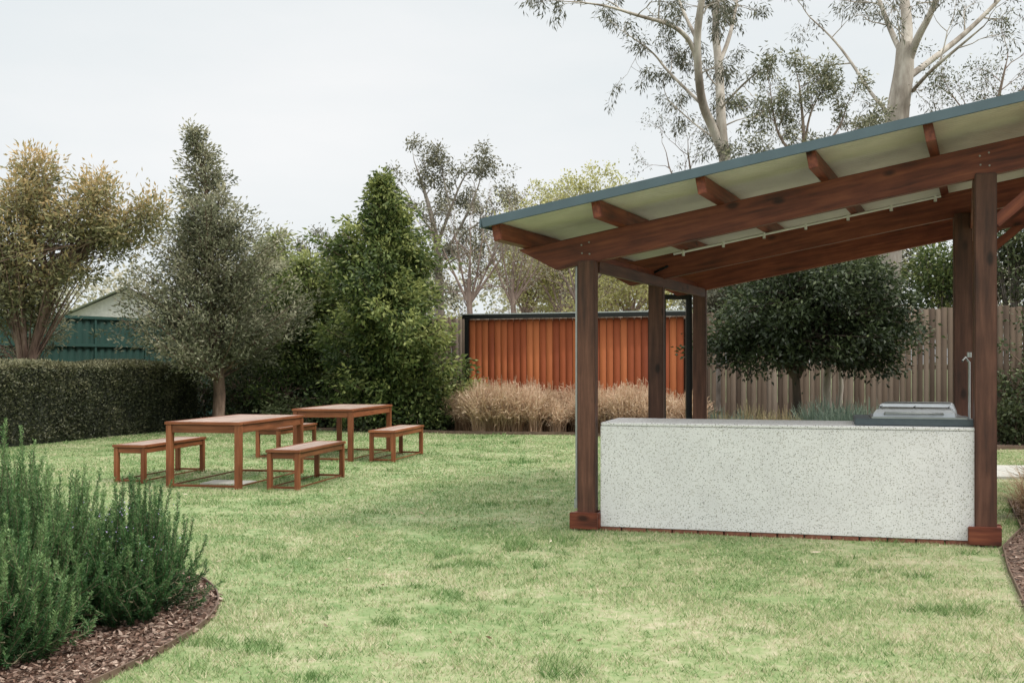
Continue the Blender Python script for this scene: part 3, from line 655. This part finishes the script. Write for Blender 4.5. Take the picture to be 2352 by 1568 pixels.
for (x,y,D) in [(1080,520,33),(1180,500,36),(1330,560,31)]:
    limbs=[([Vector((P3(x,832).x,D,0)),P3(x,720),P3(x-5,640)],[.12,.09,.06])]+[([P3(x-3,700),P3(x+dx*.5,640-abs(dx)*.1),P3(x+dx,y+abs(dx)*.5)],[.05,.03,.012]) for dx in (-70,-35,0,30,65,90)]
    limb_tree('bare_deciduous_tree',limbs,ML_far,BK_pink,lvl=2,nch=3,sp=.4,L0=1.0,leafn=3,L=.07,W=.04,cr=.12,lift=.08,start=.2,r0=.018,skip=.5 if x<1300 else .1)
for (x,y,D,w) in [(1290,560,38,95),(1400,570,40,110),(1370,470,44,60),(1210,600,40,70),(1450,650,34,60),(1270,500,45,60)]:
    limbs=[([Vector((P3(x,832).x,D,0)),P3(x,740),P3(x,(y+740)/2)],[.12,.09,.06])]+[([P3(x,740),P3(x+dx*w*.5,(y+720)/2),P3(x+dx*w,y+30*abs(dx)-10)],[.05,.03,.012]) for dx in (-1,-.5,-.1,.3,.7,1)]
    limb_tree('spring_leaf_tree',limbs,ML_pale,BK_pink,lvl=2,nch=3,sp=.5,L0=1.0,leafn=11,L=.11,W=.07,cr=.2,droop=.1,tb=.5,lift=.06,start=.2,r0=.018)
lf=Leafs()
for k in range(420):
    Dd=random.uniform(48,62); x=random.uniform(-200,2600); 
    hy=random.uniform(630,790) if x<1500 else random.uniform(600,790)
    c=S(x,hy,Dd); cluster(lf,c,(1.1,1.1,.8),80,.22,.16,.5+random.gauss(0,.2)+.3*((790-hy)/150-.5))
lf.build('distant_trees',ML_far,None)
for (x,y,D,w,h,mt,tb) in [(2330,600,25,110,170,ML_dark,.75),(2160,640,26,70,110,ML_lush,.4),(1760,640,27,140,90,ML_dark,.8),(2010,600,28,140,90,ML_gum,.6),(2480,560,24,160,260,ML_dark,.8),(1650,690,28,70,60,ML_gum,.7)]:
    p=S(x,832,D);c=S(x,y,D); clump_tree('background_tree',(p.x,p.y),[[(0,0,0),(0,0,1.5),(0,0,c.z-.3)]],[((0,0,c.z),(w*D/F,1.,h*D/F),70)],mt,BK_grey,per=70,L=.13,W=.05,cr=.32,tb=tb,trunk_r=.1,shell=.5)
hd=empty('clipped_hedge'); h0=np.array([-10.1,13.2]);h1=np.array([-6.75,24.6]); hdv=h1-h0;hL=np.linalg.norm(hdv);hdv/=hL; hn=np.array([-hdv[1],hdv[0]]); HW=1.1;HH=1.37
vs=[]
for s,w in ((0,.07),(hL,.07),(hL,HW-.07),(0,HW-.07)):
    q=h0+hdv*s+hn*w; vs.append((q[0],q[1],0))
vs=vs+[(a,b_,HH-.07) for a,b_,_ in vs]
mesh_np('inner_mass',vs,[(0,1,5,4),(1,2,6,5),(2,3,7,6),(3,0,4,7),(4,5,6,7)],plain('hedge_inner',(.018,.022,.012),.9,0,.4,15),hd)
n=95000; s=rng.uniform(0,hL,n); fac=rng.random(n); w=np.where(fac<.55,rng.uniform(-.03,.12,n),np.where(fac<.9,rng.uniform(0,HW,n),rng.uniform(HW-.1,HW,n)))
zt=HH+.035*np.sin(s*2.1)+.03*vnoise(s,w,3.); z=np.where((fac>=.55)&(fac<.9),zt+rng.uniform(-.10,.04,n),rng.uniform(.03,1,n)*zt)
bump_=.09*(vnoise(s,z,2.5)-.5)+.07*(vnoise(s+9,z,7)-.5); w=np.where(fac<.55,w+bump_,w)
q=h0[None]+hdv[None]*s[:,None]+hn[None]*w[:,None]
c=np.c_[q,z]; d=rng.normal(size=(n,3)); d[:,2]+=.5; d[:,:2]-=hn*.5*(fac<.55)[:,None]
v,f=leaf_geo(c,d,rng.uniform(.035,.07,n),rng.uniform(.02,.035,n)); mesh_np('foliage',v,f,ML_hedge,hd,tint=np.clip(.32+.3*(z/HH)**2+.3*(z>HH-.06)+rng.normal(size=n)*.2+.4*(vnoise(s,z,4)-.5),0,1))  # tint rises towards the hedge top: light from above painted into leaf colour

def clumps(name,pts,mat,nb,H,spread,w,tb=.5,curl=1.,segs=3,fuzz=0):
    V_=[];F_=[];TT=[];base=0; lf=Leafs()
    for (x,y,sc) in pts:
        n=int(nb*sc); az=rng.uniform(0,6.283,n); h=H*sc*rng.uniform(.5,1.1,n); sp=spread*sc*rng.random(n)**.7
        bx=x+rng.normal(size=n)*.07*sc; by=y+rng.normal(size=n)*.07*sc
        t=np.linspace(0,1,segs+1)[None,:]
        px=bx[:,None]+np.cos(az)[:,None]*sp[:,None]*t**1.6; py=by[:,None]+np.sin(az)[:,None]*sp[:,None]*t**1.6
        pz=h[:,None]*(t-curl*.35*(sp/spread/sc)[:,None]*t**2.5)
        a2=az+math.pi/2+rng.normal(size=n)*.6; ww=w*(1-.6*t)*np.ones((n,1))/2
        L=np.stack([px-np.cos(a2)[:,None]*ww,py-np.sin(a2)[:,None]*ww,pz],-1);R=np.stack([px+np.cos(a2)[:,None]*ww,py+np.sin(a2)[:,None]*ww,pz],-1)
        vv=np.stack([L,R],2).reshape(-1,3); k=(segs+1)*2
        idx=base+np.arange(n)[:,None]*k+np.arange(segs)[None,:]*2
        ff=np.stack([idx,idx+1,idx+3,idx+2],-1).reshape(-1,4)
        V_.append(vv);F_.append(ff); cl=tb+random.gauss(0,.15)
        TT.append((np.clip(cl+rng.normal(size=n)*.2,0,1)[:,None]+np.linspace(-.2,.25,segs)[None,:]).ravel()); base+=n*k
        if fuzz:
            tt=rng.uniform(.45,1,(n,fuzz)); 
            for j in range(fuzz):
                t_=tt[:,j]; P=np.stack([bx+np.cos(az)*sp*t_**1.6,by+np.sin(az)*sp*t_**1.6,h*(t_-curl*.35*(sp/spread/sc)*t_**2.5)],1)
                lf.add(P,rng.normal(size=(n,3))*.8+np.array([0,0,.3]),rng.uniform(.05,.13,n),.016,np.clip(cl+.2+rng.normal(size=n)*.2,0,1))
    g=empty(name); mesh_np('blades',np.concatenate(V_),np.concatenate(F_),mat,g,tint=np.concatenate(TT))
    if fuzz: lf.build('seed_heads',mat,g)
    return g
M_dry=leafmat('dry_grass',(.24,.15,.085),(.50,.355,.235),(.74,.58,.43),.35,.8)
M_blue=leafmat('blue_green_tussock',(.035,.06,.045),(.085,.13,.10),(.19,.24,.18),.25)
M_tus=leafmat('olive_tussock',(.09,.085,.04),(.20,.18,.10),(.38,.30,.17),.25)
pts=[]
for k in range(92):
    x=random.uniform(-1.15,3.7); y0=22.8 if x<1.5 else 22.8-(x-1.5)*.7; pts.append((x,y0+random.uniform(-.1,1.2),random.uniform(.64,1.08)))
clumps('dry_ornamental_grass',pts,M_dry,430,1.02,.5,.017,tb=.45,fuzz=2)
clumps('tussock_grass',[(S(x,832,D).x,D,s) for x,D,s in [(1640,15.5,.9),(1700,16.2,.8),(1860,16.0,.95),(1890,16.5,1.05),(1940,16.0,1.05),(1990,16.3,1.),(1915,15.4,.9),(1965,15.5,.9)]],M_blue,600,.9,.6,.014)
clumps('tussock_grass',[(S(x,832,D).x,D,s) for x,D,s in [(1760,15.8,.95),(1800,16.2,.95),(1830,15.8,.8),(1660,15.0,.9),(2050,17,.9),(2120,17,.9),(1720,16.8,1.)]],M_tus,500,.85,.55,.013)
clumps('dry_ornamental_grass',[(4.75,10.3,.9),(4.95,9.7,.85),(5.3,10.6,1.),(4.55,9.4,.6),(5.6,9.9,1)],M_dry,700,.62,.6,.007,curl=1.6)
clumps('tussock_grass',[(5.45,11.6,.9),(5.9,11.8,1.)],M_tus,500,.6,.55,.008)
for (x,D,h,w) in [(2330,20.5,2.0,.6),(2420,19.6,2.4,.9),(2335,19.8,.7,.5),(1010,24.2,.5,.5)]:
    p=S(x,832,D); clump_tree('garden_shrub',(p.x,p.y),[[(0,0,0),(0,0,h*.3),(.05,0,h*.5)]],[((0,0,h*.5),(w,.6,h*.5),40)],ML_dark,BK_brown,per=60,L=.09,W=.045,cr=.22,tb=.65,trunk_r=.03)

# rosemary
M_rose=leafmat('rosemary_needles',(.014,.045,.015),(.058,.145,.045),(.23,.34,.14),.25,.5)
M_stem=plain('rosemary_stem',(.14,.12,.07),.8)
ros=empty('rosemary_bush'); Cc=[];Dd=[];Lr=[];Tt=[];T=Tubes()
def stalk(x,y,z,h,ax,ay,tb,nd=7):
    n=max(8,int(math.hypot(h,math.hypot(ax,ay))/.0095)); t=np.linspace(0,1,n)
    wx=random.gauss(0,.03);wy=random.gauss(0,.03)
    px=x+ax*np.sin(t*1.5)+wx*np.sin(t*4);py=y+ay*np.sin(t*1.5)+wy*np.sin(t*4.5);pz=z+h*(t*.45+.55*t**1.6)
    P=np.stack([px,py,pz],1); st=max(1,n//6); Q=P[::st]; T.add(Q,np.linspace(.005,.0015,len(Q)),3)
    tang=unit(np.gradient(P,axis=0))
    keep=t>.10
    P=P[keep]; tk=t[keep]; tang=tang[keep]
    for j in range(nd):
        m=len(P); r=rng.normal(size=(m,3)); r=unit(r-tang*np.sum(r*tang,1,keepdims=True))
        d=r+tang*(.6+.5*tk)[:,None]
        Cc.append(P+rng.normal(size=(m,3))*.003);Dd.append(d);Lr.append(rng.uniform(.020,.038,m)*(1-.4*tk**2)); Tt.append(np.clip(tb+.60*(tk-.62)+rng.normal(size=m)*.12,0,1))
def rose_mass(cx,cy,rx,ry,H,n,tb):
    for k in range(n):
        r=math.sqrt(random.random());a=random.random()*6.283
        tx=rx*r*math.cos(a); ty=ry*r*math.sin(a)
        h=H*math.sqrt(max(.10,1-.85*r**3))*random.uniform(.70,1.12)
        f=.55
        stalk(cx+tx*f,cy+ty*f,0,h,tx*(1-f)+random.gauss(0,.05),ty*(1-f)+random.gauss(0,.05),tb+random.gauss(0,.12))
        for _ in range(2):
            if random.random()<.75:
                z=h*random.uniform(.12,.5); stalk(cx+tx*.8+random.gauss(0,.04),cy+ty*.8+random.gauss(0,.04),z,h*random.uniform(.25,.45),tx*random.uniform(.08,.28)+random.gauss(0,.06),ty*random.uniform(.08,.28)+random.gauss(0,.06),tb-.02+random.gauss(0,.1),6)
rose_mass(-2.66,6.0,.56,.70,.90,240,.50)
rose_mass(-3.25,6.4,.6,.85,.98,150,.47)
rose_mass(-2.13,6.40,.29,.55,.72,150,.38)
rose_mass(-2.50,5.40,.42,.42,.66,120,.50)
rose_mass(-2.85,5.1,.38,.38,.62,80,.5)
for k in range(10): stalk(-2.80+random.gauss(0,.16),6.2+random.gauss(0,.2),.45,random.uniform(.48,.68),random.gauss(0,.06),random.gauss(0,.05),.65)
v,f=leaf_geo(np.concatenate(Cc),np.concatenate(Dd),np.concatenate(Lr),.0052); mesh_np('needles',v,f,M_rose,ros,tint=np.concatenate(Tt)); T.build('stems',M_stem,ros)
n=110; c=np.c_[rng.normal(-2.15,.13,n),rng.normal(6.2,.15,n),rng.uniform(.35,.66,n)]; v,f=leaf_geo(c,rng.normal(size=(n,3)),.011,.008)
mesh_np('flowers',v,f,leafmat('rosemary_flower',(.25,.22,.42),(.35,.32,.5),(.5,.46,.62),.2),ros,tint=rng.random(n))

# ------------------------------------------------------------------ light, sky, camera
sd=Vector((.55,-.28,.80)).normalized()
w=bpy.data.worlds.new('World'); scene.world=w; w.use_nodes=True; nt=w.node_tree; bg=nt.nodes['Background']
sky=N(nt,'ShaderNodeTexSky',sky_type='NISHITA'); sky.sun_disc=False; sky.sun_elevation=math.asin(sd.z); sky.sun_rotation=math.atan2(sd.x,sd.y)
skys=mixc(nt,1.,sky.outputs[0],(.09,.09,.09),'MULTIPLY')
tc=N(nt,'ShaderNodeTexCoord'); mp=N(nt,'ShaderNodeMapping'); mp.inputs['Scale'].default_value=(1,1,3.2); nt.links.new(tc.outputs['Generated'],mp.inputs['Vector'])
n1=noise_tex(nt,mp.outputs[0],1.7,6,.5)
cl=ramp(nt,n1,[(.3,(.78,.85,.88)),(.55,(.88,.915,.925)),(.75,(.98,.985,.985))])
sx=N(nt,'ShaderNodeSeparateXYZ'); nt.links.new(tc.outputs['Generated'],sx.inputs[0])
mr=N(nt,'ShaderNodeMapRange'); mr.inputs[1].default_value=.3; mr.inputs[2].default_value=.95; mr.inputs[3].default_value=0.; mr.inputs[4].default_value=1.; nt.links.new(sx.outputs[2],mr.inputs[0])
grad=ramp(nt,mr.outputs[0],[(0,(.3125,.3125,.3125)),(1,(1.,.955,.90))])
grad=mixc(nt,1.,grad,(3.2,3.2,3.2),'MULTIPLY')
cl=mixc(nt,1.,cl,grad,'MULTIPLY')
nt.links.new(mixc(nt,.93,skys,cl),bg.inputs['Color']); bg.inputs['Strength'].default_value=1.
L=bpy.data.lights.new('sun','SUN'); L.energy=2.3; L.angle=math.radians(14); L.color=(1,.93,.85)
lo=bpy.data.objects.new('sun',L); lo.rotation_euler=(-sd).to_track_quat('-Z','Y').to_euler(); lo.location=(10,-5,20); col.objects.link(lo)
cam=bpy.data.cameras.new('camera'); cam.lens=40; cam.sensor_width=36; cam.shift_y=(HY-784)/2352; cam.clip_end=2000; cam.clip_start=.1
co=bpy.data.objects.new('camera',cam); co.location=(0,0,CH); co.rotation_euler=(math.pi/2,0,0); col.objects.link(co); scene.camera=co
scene.view_settings.view_transform='Standard'; scene.view_settings.look='None'; scene.view_settings.exposure=0
